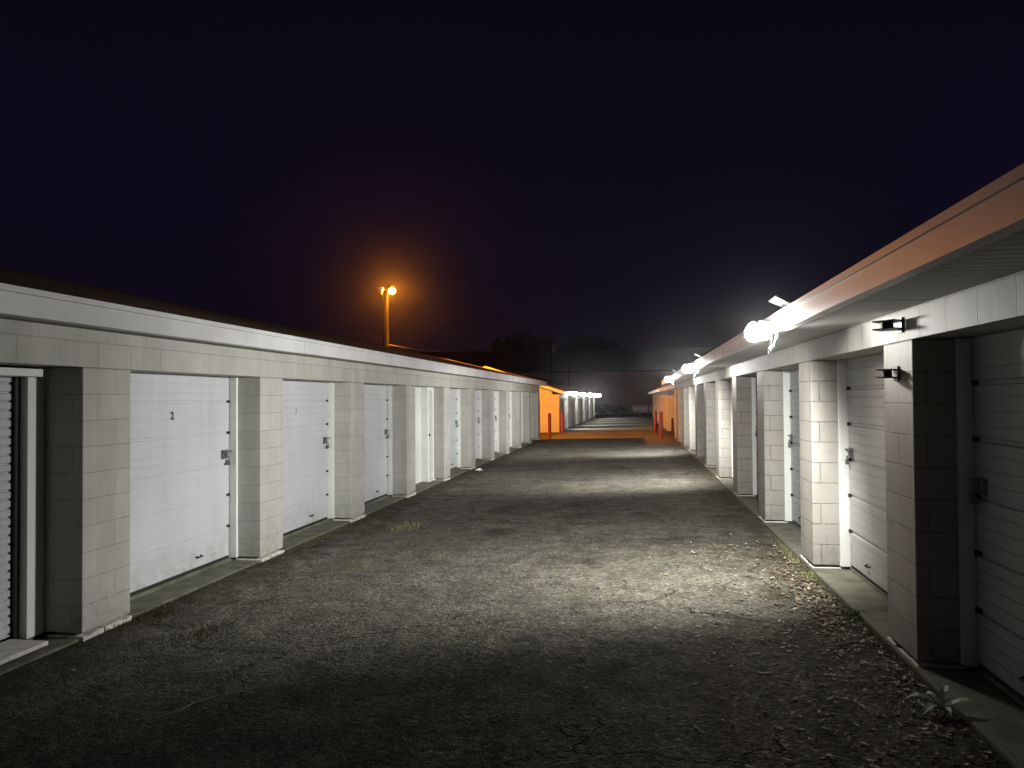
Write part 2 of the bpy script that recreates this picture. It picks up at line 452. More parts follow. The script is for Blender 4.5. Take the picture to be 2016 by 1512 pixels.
def build_row(cfg):
    """one row of storage units; a = depth into the building from its front face"""
    xf, d = cfg['xf'], cfg['d']
    base, lint, sof, ftop = cfg['base'], cfg['lintel'], cfg['soffit'], cfg['ftop']
    ov, rr, rh = cfg['over'], cfg['ridge_a'], cfg['ridge_h']
    blk = cfg['block']
    piers = cfg['piers']                # list of (y near, y far)
    y0, y1 = piers[0][0], piers[-1][1]
    DP = 2 * rr + 0.0                   # depth so that the ridge is central
    X = lambda a: xf + d * a
    root = thing('storage_building', xf, (y0 + y1) / 2, base - 0.05, cfg['label'], 'building', cfg.get('group'))
    # walls: lintel beam, end walls with gables, back wall
    w = MB()
    w.box(X(0), X(0.40), y0, y1, lint, sof)
    zr = lambda a: ftop + (rh - ftop) * (1 - abs(a - rr) / (rr + ov)) - 0.10     # underside of the roof
    gab = [(X(0.40), base - 0.3), (X(DP), base - 0.3), (X(DP), zr(DP)), (X(rr), zr(rr)), (X(0.40), zr(0.40))]
    w.prism_y(gab, y0 + 0.002, y0 + 0.20)
    w.prism_y(gab, y1 - 0.20, y1 - 0.002)
    w.box(X(DP - 0.2), X(DP), y0 + 0.2, y1 - 0.2, base - 0.3, zr(DP))
    w.build('wall', blk, root, WORLD[root.name], uvz=base)
    # piers, each a part with its own footing block
    for k, (a, b) in enumerate(piers):
        p = MB().box(X(0), X(0.40), a, b, base, lint - 0.0015)
        p.build('pier', blk, root, (xf, (a + b) / 2, base + ZC), bevel=0.008, uvz=base)
        if cfg.get('footing'):
            f = MB()
            rnd = random.Random(k * 7 + int(xf * 10))
            n = 7; prof = []
            ts = [i / n for i in range(n + 1)]
            top = [base - 0.012 - 0.012 * rnd.random() for _ in ts]
            ya, yb = a - 0.003, b + 0.004 + 0.010 * rnd.random()
            cut = rnd.uniform(0.35, 0.8)
            for seg in ((0.0, cut - 0.02), (cut + 0.02, 1.0)):
                q = [t for t in ts if seg[0] < t < seg[1]]
                q = [seg[0]] + q + [seg[1]]
                up = [(ya + (yb - ya) * t, base - 0.014 - 0.020 * rnd.random()) for t in q]
                front = X(-0.004 - 0.008 * rnd.random())
                vs = []
                for (yy, zz) in up: vs += [(front, yy, zz - 0.16), (front, yy, zz), (X(0.3), yy, zz + 0.004), (X(0.3), yy, zz - 0.16)]
                fs = []
                for i in range(len(up) - 1):
                    o = i * 4
                    for e in range(4): fs.append((o + e, o + (e + 1) % 4, o + 4 + (e + 1) % 4, o + 4 + e))
                fs.append((0, 1, 2, 3)); o = (len(up) - 1) * 4; fs.append((o + 3, o + 2, o + 1, o))
                f.add(vs, fs)
            f.build('footing', M['footing'], root, (xf, (a + b) / 2, base + ZC), bevel=0.004)
    # slab inside the openings
    s = MB()
    s.box(X(cfg['slab_a']), X(0.75), y0 + 0.01, y1 - 0.01, base - 0.45, base - cfg['slab_drop'])
    s.box(X(0.335), X(0.74), y0 + 0.02, y1 - 0.02, base - 0.40, base - 0.002)
    s.build('door_sill', M['concrete'], root, WORLD[root.name], bevel=0.012)
    # roof
    r = MB()
    e1, e2 = -ov, DP + ov
    th = 0.09
    i1, i2 = e1 + 0.03, e2 - 0.03; fi = ftop + (rh - ftop) * 0.03 / (rr + ov)
    r.prism_y([(X(i1), fi), (X(rr), rh), (X(i2), fi), (X(i2), fi - th), (X(rr), rh - th), (X(i1), fi - th)], y0 - 0.28, y1 + 0.28)
    r.build('roof', M['roof'], root, WORLD[root.name])
    # soffit in boards, one gap left open where the near right row has it
    q = MB()
    gaps = cfg.get('soffit_gaps', [])
    cuts = [y0 - 0.26] + sum([[gq - 0.011, gq + 0.011] for gq in gaps], []) + [y1 + 0.26]
    for i in range(0, len(cuts), 2):
        q.box(X(-ov + 0.022), X(0.0 - 0.002), cuts[i], cuts[i+1], sof, sof + 0.012)
    q.build('soffit', M['soffit'], root, WORLD[root.name])
    # fascia in 3 m lengths, each a hair out of line, with a drip edge above
    f = MB(); rnd = random.Random(int(xf * 100) + 3)
    y = y0 - 0.285
    while y < y1 + 0.285:
        yy = min(y + 3.05, y1 + 0.285)
        o = rnd.uniform(-0.002, 0.003); oz = rnd.uniform(-0.002, 0.002)
        f.box(X(-ov + 0.02), X(-ov - o), y, yy - 0.003, sof - 0.006 + oz, ftop - 0.036)
        f.box(X(-ov + 0.06), X(-ov - o - 0.011), y, yy - 0.003, sof - 0.016 + oz, sof - 0.0065 + oz)
        y = yy
    f.build('fascia', M['fascia'], root, WORLD[root.name])
    MB().box(X(-ov + 0.05), X(-ov - 0.014), y0 - 0.29, y1 + 0.29, ftop - 0.034, ftop + 0.006).build('drip_edge', M['fascia'], root, WORLD[root.name])
    # rake boards on both gables
    for ye, sg in ((y0 - 0.28, -1), (y1 + 0.28, 1)):
        k = MB()
        up = 0.008
        k.prism_y([(X(e1), ftop + up), (X(rr), rh + up), (X(e2), ftop + up), (X(e2), ftop - 0.17), (X(rr), rh - 0.17), (X(e1), ftop - 0.17)],
                  min(ye + sg * 0.002, ye + sg * 0.022), max(ye + sg * 0.002, ye + sg * 0.022))
        k.build('rake_board', M['fascia'], root, WORLD[root.name])
        q = MB()          # boxed-in rake underside
        q.prism_y([(X(e1 + .03), ftop - 0.105), (X(rr), rh - 0.105), (X(e2 - .03), ftop - 0.105), (X(e2 - .03), ftop - 0.115), (X(rr), rh - 0.115), (X(e1 + .03), ftop - 0.115)],
                  min(ye, ye - sg * 0.279), max(ye, ye - sg * 0.279))
        q.build('rake_soffit', M['soffit'], root, WORLD[root.name])
    # doors
    bays = [(piers[i][1], piers[i+1][0]) for i in range(len(piers) - 1)]
    top = lint - 0.004
    bot = base + 0.012
    proto = None
    AD = cfg['door_a']
    for i, (ya, yb) in enumerate(bays):
        kind = cfg.get('special', {}).get(i)
        if kind: kind(root, X, ya, yb, base, lint); continue
        yc = (ya + yb) / 2
        org = (X(AD), yc, base + ZC)
        lab = cfg.get('door_labels', {}).get(i)
        if proto is None:
            half = (bays[1][1] - bays[1][0]) / 2
            j0 = cfg['joint0']
            joints = [j0 - 0.35 * k for k in range(7) if j0 - 0.35 * k > bot + 0.05]
            prof = door_profile(xf, d, AD, bot + 0.02, top, joints, cfg['groove'], cfg['rib'])
            dm = MB().prism_y(prof, yc - half + 0.046, yc + half - 0.052)
            dr = dm.build('garage_door', cfg['door_mat'], root, org)
            jt = MB().box(X(AD - 0.085), X(AD + 0.05), yc - half + 0.001, yc - half + 0.040, base - 0.002, top - 0.001).build('jamb', M['trim'], dr, org, bevel=0.003)
            jt2 = MB().box(X(AD - 0.085), X(AD + 0.05), yc + half - 0.040, yc + half - 0.001, base - 0.002, top - 0.001).build('jamb', M['trim'], dr, org, bevel=0.003)
            sl = MB().box(X(AD + 0.006), X(AD + 0.035), yc - half + 0.046, yc + half - 0.052, base - 0.004, bot + 0.019).build('bottom_seal', M['black'], dr, org)
            hg = []
            for j in joints:
                m_ = MB()
                yh = yc + half - 0.050
                m_.prism_z([(X(AD - 0.012), yh), (X(AD - 0.010), yh - 0.028), (X(AD + 0.02), yh - 0.04), (X(AD + 0.02), yh)], j - 0.016, j + 0.016)
                hg.append(m_.build('hinge', M['black'], dr, (X(AD), yh, j + ZC)))
            la = MB()
            yl = yc + half - 0.06; zl = cfg['latch_h']
            la.box(X(AD - 0.010), X(AD - 0.0005), yl - 0.16, yl - 0.02, zl - 0.05, zl + 0.05)
            la.tube([(X(AD - 0.028), yl - 0.15, zl + 0.035), (X(AD - 0.028), yl - 0.15, zl - 0.035), (X(AD - 0.028), yl - 0.03, zl - 0.035)], 0.007, 8)
            la.tube([(X(AD - 0.028), yl - 0.15, zl + 0.035), (X(AD - 0.028), yl + 0.03, zl + 0.03)], 0.008, 8)
            la.box(X(AD - 0.03), X(AD - 0.008), yl - 0.10, yl - 0.085, zl - 0.035, zl + 0.035)
            la.box(X(AD - 0.045), X(AD - 0.02), yl - 0.075, yl - 0.035, zl - 0.115, zl - 0.065)      # padlock body
            la.tube([(X(AD - 0.033), yl - 0.068, zl - 0.066), (X(AD - 0.033), yl - 0.066, zl - 0.03), (X(AD - 0.033), yl - 0.044, zl - 0.03), (X(AD - 0.033), yl - 0.042, zl - 0.066)], 0.004, 6)
            lt = la.build('latch', M['latch'], dr, org)
            ph = MB()                      # pull handle low on the door
            ph.tube([(X(AD), yc + 0.42, bot + 0.13), (X(AD - 0.03), yc + 0.43, bot + 0.125), (X(AD - 0.03), yc + 0.50, bot + 0.125), (X(AD), yc + 0.51, bot + 0.13)], 0.008, 6)
            pl = ph.build('pull_handle', M['dark'], dr, org)
            proto = (dr, [jt, jt2, sl, lt, pl] + hg, org)
            cur = dr
        else:
            cur = copy_to(proto[0], root, org)
            dv = Vector(org) - Vector(proto[2])
            for c in proto[1]:
                copy_to(c, cur, WORLD[c.name] + dv)
        num = cfg.get('numbers', {}).get(i)
        if num:
            txt, mt, size = num
            me = text_mesh(txt, size, 'unit_number')
            me.materials.clear(); me.materials.append(M[mt])
            o = bpy.data.objects.new('unit_number', me); COL.objects.link(o)
            place(o, cur, (X(AD - 0.0025), yc, cfg['num_h'] + ZC))
            o.rotation_euler = (rad(90), 0, rad(90) if d < 0 else rad(-90))
            o['label'] = 'stencilled door number ' + txt
        if lab: cur['label'] = lab
    return root

# --- bays of the left row that differ
def roller_bay(root, X, ya, yb, base, lint):
    """roll-up curtain door with guides, box header and wide jamb boards"""
    yc = (ya + yb) / 2
    AD = 0.42
    org = (X(AD), yc, base + ZC)
    pts = []; z = base + 0.03; top = lint - 0.075
    n = int((top - z) / 0.0665)
    for k in range(n):
        zz = top - (k + 1) * 0.0665
        pts.append((zz, k))
    prof = [(X(AD), base + 0.03)]
    for zz, k in sorted(pts):
        prof += [(X(AD), zz + 0.002), (X(AD + 0.014), zz + 0.008), (X(AD + 0.014), zz + 0.017), (X(AD), zz + 0.024)]
    prof += [(X(AD), top), (X(AD + 0.03), top), (X(AD + 0.03), base + 0.03)]
    dr = MB().prism_y(prof, ya + 0.23, yb - 0.215).build('roller_door', M['door'], root, org)
    dr['label'] = 'corrugated roll-up door'
    for s_, (p, q) in ((0, (ya + 0.175, ya + 0.26)), (1, (yb - 0.245, yb - 0.175))):
        gd = MB()
        gd.box(X(AD - 0.03), X(AD - 0.012), p if s_ == 0 else p + 0.028, (q - 0.028) if s_ == 0 else q, base, top + 0.02)
        gd.box(X(AD + 0.035), X(AD + 0.05), p, q, base, top + 0.02)
        gd.box(X(AD - 0.012), X(AD + 0.035), p if s_ == 0 else q - 0.01, p + 0.01 if s_ == 0 else q, base, top + 0.02)
        gd.build('guide', M['dark'], dr, org)
    for p, q in ((ya + 0.001, ya + 0.172), (yb - 0.172, yb - 0.001)):
        MB().box(X(0.325), X(0.50), p, q, base - 0.002, lint - 0.08).build('jamb', M['trim'], dr, org, bevel=0.004)
    MB().box(X(0.24), X(0.50), ya + 0.12, yb - 0.12, lint - 0.078, lint - 0.020).build('header_box', M['trim'], dr, org, bevel=0.004)
    MB().box(X(0.51), X(0.53), ya, yb, base - 0.01, lint).build('backing', M['black'], dr, org)
    MB().box(X(0.10), X(0.42), ya + 0.2, yb - 0.22, base - 0.02, base + 0.012).build('threshold', M['footing'], dr, org, bevel=0.006)

def walk_bay(root, X, ya, yb, base, lint):
    """bay boarded in, with a hinged walk-in door"""
    AD = 0.36
    y_a, y_b = yb - 0.50, yb - 0.095               # door leaf
    org = (X(AD), (y_a + y_b) / 2, base + ZC)
    top = base + 1.97
    inf = MB()
    inf.box(X(AD), X(AD + 0.04), ya + 0.001, y_a - 0.09, base - 0.002, lint - 0.002)
    inf.box(X(AD), X(AD + 0.04), y_b + 0.09, yb - 0.001, base - 0.002, lint - 0.002)
    inf.box(X(AD), X(AD + 0.04), y_a - 0.09, y_b + 0.09, top + 0.09, lint - 0.002)
    inf.build('infill_panel', siding_mat('grooved_infill_board', (0.70, 0.71, 0.70), 'y', 42), root, org)
    dr = MB().box(X(AD - 0.005), X(AD + 0.035), y_a + 0.004, y_b - 0.004, base + 0.035, top - 0.004).build('walk_in_door', M['door'], root, org, bevel=0.003)
    dr['label'] = 'flat white narrow hinged door'
    fr = MB()
    fr.box(X(AD - 0.15), X(AD + 0.05), y_a - 0.085, y_a - 0.001, base - 0.003, top + 0.085)
    fr.box(X(AD - 0.13), X(AD + 0.05), y_b + 0.001, y_b + 0.085, base - 0.003, top + 0.085)
    fr.box(X(AD - 0.10), X(AD + 0.05), y_a, y_b, top + 0.001, top + 0.084)
    fr.build('door_frame', M['trim'], dr, org, bevel=0.004)
    MB().box(X(AD - 0.16), X(AD + 0.04), y_a - 0.08, y_b + 0.08, base - 0.02, base + 0.03).build('threshold', M['footing'], dr, org, bevel=0.005)
    kb = MB()
    kb.tube([(X(AD - 0.006), y_b - 0.07, base + 0.98), (X(AD - 0.05), y_b - 0.07, base + 0.98)], 0.014, 10)
    kb.ball((X(AD - 0.065), y_b - 0.07, base + 0.98), 0.03)
    kb.build('door_knob', M['dark'], dr, org, smooth=True)
    MB().tube([(X(AD - 0.006), y_b - 0.07, base + 1.12), (X(AD - 0.03), y_b - 0.07, base + 1.12)], 0.028, 12).build('deadbolt', M['galv'], dr, org)

# left row
LY0 = S * (2.30647 - 0.2328)                      # far edge of the pier beside door 2
lp = [(LY0 + S * k - PIER, LY0 + S * k) for k in range(-3, 11)]
left = build_row(dict(xf=-4.178, d=-1, base=-1.772, lintel=0.268, soffit=0.572, ftop=0.735, over=0.288, ridge_a=4.31, ridge_h=1.84,
    block=M['block'], piers=lp, footing=True, slab_a=0.02, slab_drop=0.035, door_a=0.355, door_mat=M['door'],
    joint0=-0.011, groove=(0.017, 0.012), rib=(0.009, 0.0055), latch_h=-0.60, num_h=-0.15,
    special={2: roller_bay, 6: walk_bay},
    numbers={3: ('2', 'ink', 0.105), 4: ('3', 'ink_faded', 0.105), 5: ('4', 'ink_fainter', 0.105)},
    door_labels={3: 'white sectional door stencilled 2', 4: 'white sectional door with faded number 3', 5: 'white sectional door with very faint number'},
    label='long white block row of storage units with numbered doors, left of the alley'))
# right row
RY0 = S * (1.74 + 0.0975)
rp = [(RY0 + S * k, RY0 + S * k + PIER) for k in range(-2, 11)]
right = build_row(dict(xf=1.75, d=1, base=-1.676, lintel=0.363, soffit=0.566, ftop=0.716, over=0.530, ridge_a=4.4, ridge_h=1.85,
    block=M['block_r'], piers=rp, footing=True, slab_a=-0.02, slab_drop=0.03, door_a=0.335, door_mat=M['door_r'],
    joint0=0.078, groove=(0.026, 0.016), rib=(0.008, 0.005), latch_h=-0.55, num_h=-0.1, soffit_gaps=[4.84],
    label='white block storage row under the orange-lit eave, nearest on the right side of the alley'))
# far rows beyond the cross drive
fp = [(43.66 + S * k, 43.66 + S * k + PIER) for k in range(15)]
farl = build_row(dict(xf=-4.19, d=-1, base=-1.95, lintel=-0.02, soffit=0.22, ftop=0.385, over=0.288, ridge_a=4.2, ridge_h=1.88,
    block=M['block'], piers=fp, slab_a=0.02, slab_drop=0.035, door_a=0.355, door_mat=M['door'],
    joint0=-0.19, groove=(0.017, 0.012), rib=(0.009, 0.0055), latch_h=-0.75, num_h=-0.15,
    label='distant storage row whose gable end glows orange, left beyond the cross drive'))
gp = [(42.0 + S * k, 42.0 + S * k + PIER) for k in range(12)]
farr = build_row(dict(xf=1.75, d=1, base=-1.80, lintel=0.12, soffit=0.33, ftop=0.48, over=0.40, ridge_a=4.2, ridge_h=1.7,
    block=M['block'], piers=gp, slab_a=-0.02, slab_drop=0.03, door_a=0.335, door_mat=M['door_r'],
    joint0=-0.05, groove=(0.026, 0.016), rib=(0.008, 0.005), latch_h=-0.65, num_h=-0.1,
    label='distant storage row on the right beyond the red bollards and the cross drive'))
# conduit and side door on the glowing gable
MB().tube([(-5.35, 43.63, -1.9), (-5.35, 43.63, -0.05)], 0.03, 8).build('conduit', M['galv'], farl, WORLD[farl.name])
sd = MB(); sd.box(-6.4, -5.5, 43.635, 43.655, -1.93, 0.02)
sd.build('side_door', M['trim'], farl, WORLD[farl.name])

# ------------------------------------------------------------------ lamps
def spot_light(name, loc, direction, power, col, angle, blend, parent, r=0.05):
    li = bpy.data.lights.new(name, 'SPOT'); li.energy = power; li.color = col
    li.spot_size = rad(angle); li.spot_blend = blend; li.shadow_soft_size = r
    o = bpy.data.objects.new(name, li); COL.objects.link(o)
    place(o, parent, (loc[0], loc[1], loc[2] + ZC))
    o.rotation_euler = Vector(direction).to_track_quat('-Z', 'Y').to_euler()
    return o

def security_light(x, y, h, d, xfas, label, lens, power, panel=True, lr=0.088, aim=None, cone=160, group='white security lights along the eaves'):
    """wall-pack on the fascia: back plate, arm, housing, globe lens, sensor, small panel above the eave"""
    t = thing('security_light', x, y, h, label, 'lamp', group)
    W = WORLD[t.name]
    MB().box(xfas - d * 0.002 - d * 0.016, xfas - d * 0.002, y - 0.05, y + 0.05, h - 0.045, h + 0.075).build('back_plate', M['panel'], t, W, bevel=0.004)
    MB().tube([(xfas - d * 0.015, y, h + 0.055), (xfas - d * 0.07, y, h + 0.105), (x, y, h + 0.108)], 0.014, 8).build('arm', M['panel'], t, W)
    for ox, oy, oz, sx, sz, ty in ((-0.52, -0.1, 0.10, 0.82, 0.86, -0.5), (0.46, 0.35, 0.16, 0.74, 0.74, 0.5)):     # twin heads
        c = Vector((x + d * ox * lr, y + oy * lr, h + oz * lr))
        MB().ball(c, lr, 16, 11, sx, 0.8, sz).build('lens', lens, t, W, smooth=True)
        MB().tube([c + Vector((0, 0.09 * lr / 0.12, lr * sz * 1.05)), c + Vector((0, 0.05, lr * sz * 0.85)), c + Vector((0, 0.03, lr * sz * 0.72))], [lr * 0.3, lr * 0.5, lr * 0.55], 12).build('housing', M['panel'], t, W)
    sn = MB()
    sn.tube([(xfas - d * 0.018, y - 0.03, h - 0.03), (xfas - d * 0.045, y - 0.035, h - 0.10)], 0.01, 6)
    sn.ball((xfas - d * 0.055, y - 0.035, h - 0.125), 0.028, 10, 7)
    sn.build('sensor', M['trim'], t, W, smooth=True)
    if panel:
        pn = MB()
        c = Vector((xfas + d * 0.05, y, h + 0.255))
        u = Vector((0, 1, 0)) * 0.17; v = Vector((-0.9 * d, 0, 0.45)) * 0.11
        nrm = u.cross(v).normalized() * 0.008
        vs = [c - u - v - nrm, c + u - v - nrm, c + u + v - nrm, c - u + v - nrm, c - u - v + nrm, c + u - v + nrm, c + u + v + nrm, c - u + v + nrm]
        pn.add(vs, [(3,2,1,0),(4,5,6,7),(0,1,5,4),(1,2,6,5),(2,3,7,6),(3,0,4,7)])
        pn.tube([(c.x, y, h + 0.14), (c.x, y, c.z)], 0.012, 6)
        pn.build('panel', M['panel'], t, W)
    # the beam leaves the globe just below it, outwards over the alley
    if aim:
        spot_light('lamp_beam', (x - d * 0.13, y + 0.08, h - 0.12), (aim[0] * d, aim[1], aim[2]), power, WHITE, cone, 1.0, t, 0.05)
    else:      # one head thrown across the alley, the other along it and down
        spot_light('lamp_beam', (x - d * 0.17, y - 0.02, h - 0.10), (-0.95 * d, 0.22, 0.05), power * 0.26, WHITE, 132, 1.0, t, 0.05)
        spot_light('lamp_beam', (x + d * 0.05, y + 0.16, h - 0.10), (-0.52 * d, 0.64, -0.58), power * 0.95, WHITE, 152, 1.0, t, 0.025)
        MB().box(x + d * 0.11, x + d * 0.116, y + 0.04, y + 0.235, h - 0.155, h + 0.02).build('added_light_shield', M['dark'], t, W)  # plate added to keep the beam off the nearest pier side
        # extra spot added to brighten the lintel, standing in for stray light
        spot_light('added_lamp_spill', (x + d * 0.04, y - 0.15, h - 0.015), (0.30 * d, -0.90, 0.22), power * 0.075, WHITE, 95, 1.0, t, 0.04)
    return t

WP = 1300
security_light(1.06, 6.80, 0.535, 1, 1.22, 'nearest glaring white security light on the right eave', M['lens'], WP)
security_light(1.05, 15.20, 0.535, 1, 1.22, 'second glaring white light along the right eave', M['lens'], WP)
security_light(1.05, 23.72, 0.535, 1, 1.22, 'farthest white light on the right eave above the red bollards', M['lens'], WP)
ordn = ['nearest white light on the far left eave beside the orange gable', 'second white light along the far left eave', 'third of five white lights on the far left eave',
        'fourth white light along the far left eave', 'farthest white light at the end of the far left eave']
for k in range(5):
    security_light(-3.70, 48.6 + 8.52 * k, 0.245, -1, -3.902, ordn[k], M['lens_far'], 1000, panel=False, lr=0.15, aim=(-0.50, 0.06, -0.86), cone=116, group='white lights on the far left eave')

def flood_pole(x, y, h, label, name, lens, power, second=True):
    t = thing(name, x, y, ground_h(x, y), label, 'lamp post')
    W = WORLD[t.name]
    g0 = ground_h(x, y)
    MB().tube([(x - 0.20, y - 0.45, g0 - 0.1), (x - 0.20, y - 0.45, h - 0.13)], [0.16, 0.135], 14).build('pole', M['wood'], t, W, smooth=True)
    MB().tube([(x - 0.20, y - 0.45, h - 0.22), (x - 0.02, y - 0.32, h - 0.23), (x, y - 0.07, h - 0.17)], 0.022, 8).build('arm', M['wood'], t, W)
    hd = MB()
    hd.tube([(x, y - 0.07, h + 0.22), (x, y - 0.07, h + 0.18), (x, y - 0.07, h + 0.118)], [0.05, 0.09, 0.10], 14)
    hd.build('lamp_head', M['galv'], t, W)
    MB().ball((x, y - 0.07, h - 0.02), 0.15, 18, 12, 1, 1, 0.9).build('lamp_globe', lens, t, W, smooth=True)
    if second:
        MB().tube([(x - 0.20, y - 0.45, h - 0.2), (x - 0.38, y - 0.3, h - 0.12), (x - 0.50, y - 0.14, h - 0.02)], 0.022, 8).build('arm', M['galv'], t, W)
        b = MB()
        b.prism_y([(x - 0.66, h + 0.14), (x - 0.44, h + 0.17), (x - 0.40, h + 0.10), (x - 0.47, h - 0.18), (x - 0.60, h - 0.10)], y - 0.24, y - 0.02)
        b.build('unlit_flood_head', M['galv'], t, W, bevel=0.02)
        MB().prism_y([(x - 0.635, h + 0.10), (x - 0.46, h + 0.125), (x - 0.50, h - 0.13), (x - 0.585, h - 0.08)], y - 0.252, y - 0.242).build('unlit_lens', M['dead_lens'], t, W)
    spot_light('lamp_beam', (x + 0.05, y - 0.12, h - 0.19), (0.60, 0.42, -0.68), power, SODIUM, 122, 0.6, t, 0.06)
    return t

flood_pole(-11.23, 35.0, 5.15, 'glowing orange sodium lamp on a tall post behind the left row', 'lamp_post', M['sodium_lens'], 18000)

# ------------------------------------------------------------------ bollards
def bollard(x, y, height, r, label):
    g0 = ground_h(x, y)
    t = thing('bollard', x, y, g0, label, 'bollard', 'red steel bollards at the corners of the cross drive')
    W = WORLD[t.name]
    MB().tube([(x, y, g0 - 0.1), (x, y, g0 + height - 0.03), (x, y, g0 + height - 0.008)], [r, r, r * 0.93], 18).build('post', M['red'], t, W, smooth=False)
    MB().ball((x, y, g0 + height - 0.02), r * 0.93, 18, 8, 1, 1, 0.45).build('cap', M['red'], t, W, smooth=True)
    return t
bollard(-3.79, 34.77, 1.16, 0.075, 'red bollard in front of the glowing orange gable wall')
bollard(-3.95, 42.9, 1.12, 0.085, 'red bollard at the corner where the orange gable meets the white far row')
bollard(1.13, 33.2, 1.14, 0.085, 'nearest and tallest dark red bollard by the end of the right row')
bollard(1.10, 40.6, 1.14, 0.075, 'red bollard just behind the tallest one on the right')
bollard(1.98, 41.0, 0.74, 0.06, 'short dark bollard against the orange-lit wall on the right')

# ------------------------------------------------------------------ brackets on the first right pier
def bracket(y, h, size, label):
    t = thing('wall_bracket', 1.75, y, h, label, 'bracket', 'black brackets on the near right pier')
    W = WORLD[t.name]
    x0 = 1.748
    MB().box(x0 - 0.012, x0, y - size * 0.35, y + size * 0.35, h - 0.05, h + 0.05).build('back_plate', M['dark'], t, W)
    for dz, nm in ((0.026, 'plate'), (-0.026, 'plate')):
        s_ = size
        MB().prism_z([(x0 - 0.008, y - s_ * 0.55), (x0 - s_ * 0.55, y - s_ * 0.9), (x0 - s_ * 1.15, y), (x0 - s_ * 0.6, y + s_ * 0.75), (x0 - 0.008, y + s_ * 0.45)], h + dz - 0.004, h + dz + 0.004).build(nm, M['dark'], t, W)
    MB().tube([(x0 - size * 0.55, y, h - 0.022), (x0 - size * 0.55, y, h + 0.022)], size * 0.26, 12).build('spool', M['dark'], t, W)
bracket(5.42, 0.467, 0.155, 'larger black bracket on the lintel above the near right pier')
bracket(5.50, 0.150, 0.115, 'smaller black bracket on the near right pier below the lintel')

# ------------------------------------------------------------------ far background
wb = thing('warehouse', -2, 108, -2.4, 'long dim pinkish warehouse closing the far end of the alley', 'building')
W = WORLD[wb.name]
w = MB(); w.box(-40, 45, 108.0, 108.25, -2.6, 3.78)
gx = [(108.25, -2.6), (136, -2.6), (136, 3.6), (122.1, 7.2), (108.25, 3.6)]
for xa, xb in ((-40, -39.75), (44.75, 45)):
    w.add([(xa, y, z) for y, z in gx] + [(xb, y, z) for y, z in gx], [(4,3,2,1,0), (5,6,7,8,9)] + [(i, (i+1) % 5, 5 + (i+1) % 5, 5 + i) for i in range(5)])
w.build('wall', M['wh_wall'], wb, W)
r = MB()
rp_ = [(107.4, 3.62), (122.1, 7.55), (136.8, 3.62), (136.8, 3.45), (122.1, 7.38), (107.4, 3.45)]
r.add([(-40.6, y, z + .17) for y, z in rp_] + [(45.6, y, z + .17) for y, z in rp_], [tuple(range(6)), tuple(range(11, 5, -1))] + [(i, (i+1) % 6, 6 + (i+1) % 6, 6 + i) for i in range(6)])
r.build('roof', M['wh_roof'], wb, W)
MB().box(-9.95, -9.45, 107.8, 107.998, 2.75, 3.12).build('wall_vent', M['dark'], wb, W)

tk = thing('propane_tank', 0.9, 88, ground_h(0.9, 88), 'pale horizontal tank on legs at the far end beside the right-hand row', 'tank')
W = WORLD[tk.name]
tb = MB(); R_ = 0.47; L0, L1 = -0.26, 3.1; zc = -1.27
pts = []; rs = []
for k in range(7):
    t = k / 6 * math.pi / 2
    pts.append((L0 + 0.32 * (1 - math.sin(t)), 88, zc)); rs.append(max(0.02, R_ * math.cos(math.pi/2 - t)) if k else 0.02)
pts = [(L0 + 0.32 * (1 - math.cos(k / 6 * math.pi / 2)), 88, zc) for k in range(7)]
rs = [max(0.02, R_ * math.sin(k / 6 * math.pi / 2)) for k in range(7)]
pts += [(L1 - (p[0] - L0), 88, zc) for p in pts[::-1]]; rs += rs[::-1]
tb.tube(pts, rs, 20).build('vessel', M['tank'], tk, W, smooth=True)
MB().ball((0.55, 88, zc + R_ + 0.05), 0.15, 12, 8, 1, 1, 1.2).build('dome', M['tank'], tk, W, smooth=True)
MB().tube([(1.55, 88, zc - 0.003), (1.68, 88, zc - 0.003)], R_ + 0.008, 20).build('strap', M['dark'], tk, W)
for lx in (0.45, 1.62, 2.35):
    MB().box(lx - 0.06, lx + 0.06, 87.75, 88.25, ground_h(lx, 88) - 0.05, zc - R_ + 0.1).build('leg', M['dark'], tk, W)

def foliage(mb, centers, n, size, rnd):
    for _ in range(n):
        c, r = rnd.choice(centers)
        v = Vector((rnd.gauss(0, 1), rnd.gauss(0, 1), rnd.gauss(0, 1))).normalized() * (rnd.random() ** 0.45)
        p = Vector(c) + Vector((v.x * r[0], v.y * r[1], v.z * r[2]))
        a = Vector((rnd.uniform(-1, 1), rnd.uniform(-1, 1), rnd.uniform(-1, 1))).normalized()
        b = a.cross(Vector((rnd.uniform(-1, 1), rnd.uniform(-1, 1), rnd.uniform(-1, 1)))).normalized()
        s_ = size * rnd.uniform(0.6, 1.4)
        mb.add([p - a * s_, p + b * s_ * 0.45, p + a * s_, p - b * s_ * 0.45], [(0, 1, 2, 3)])

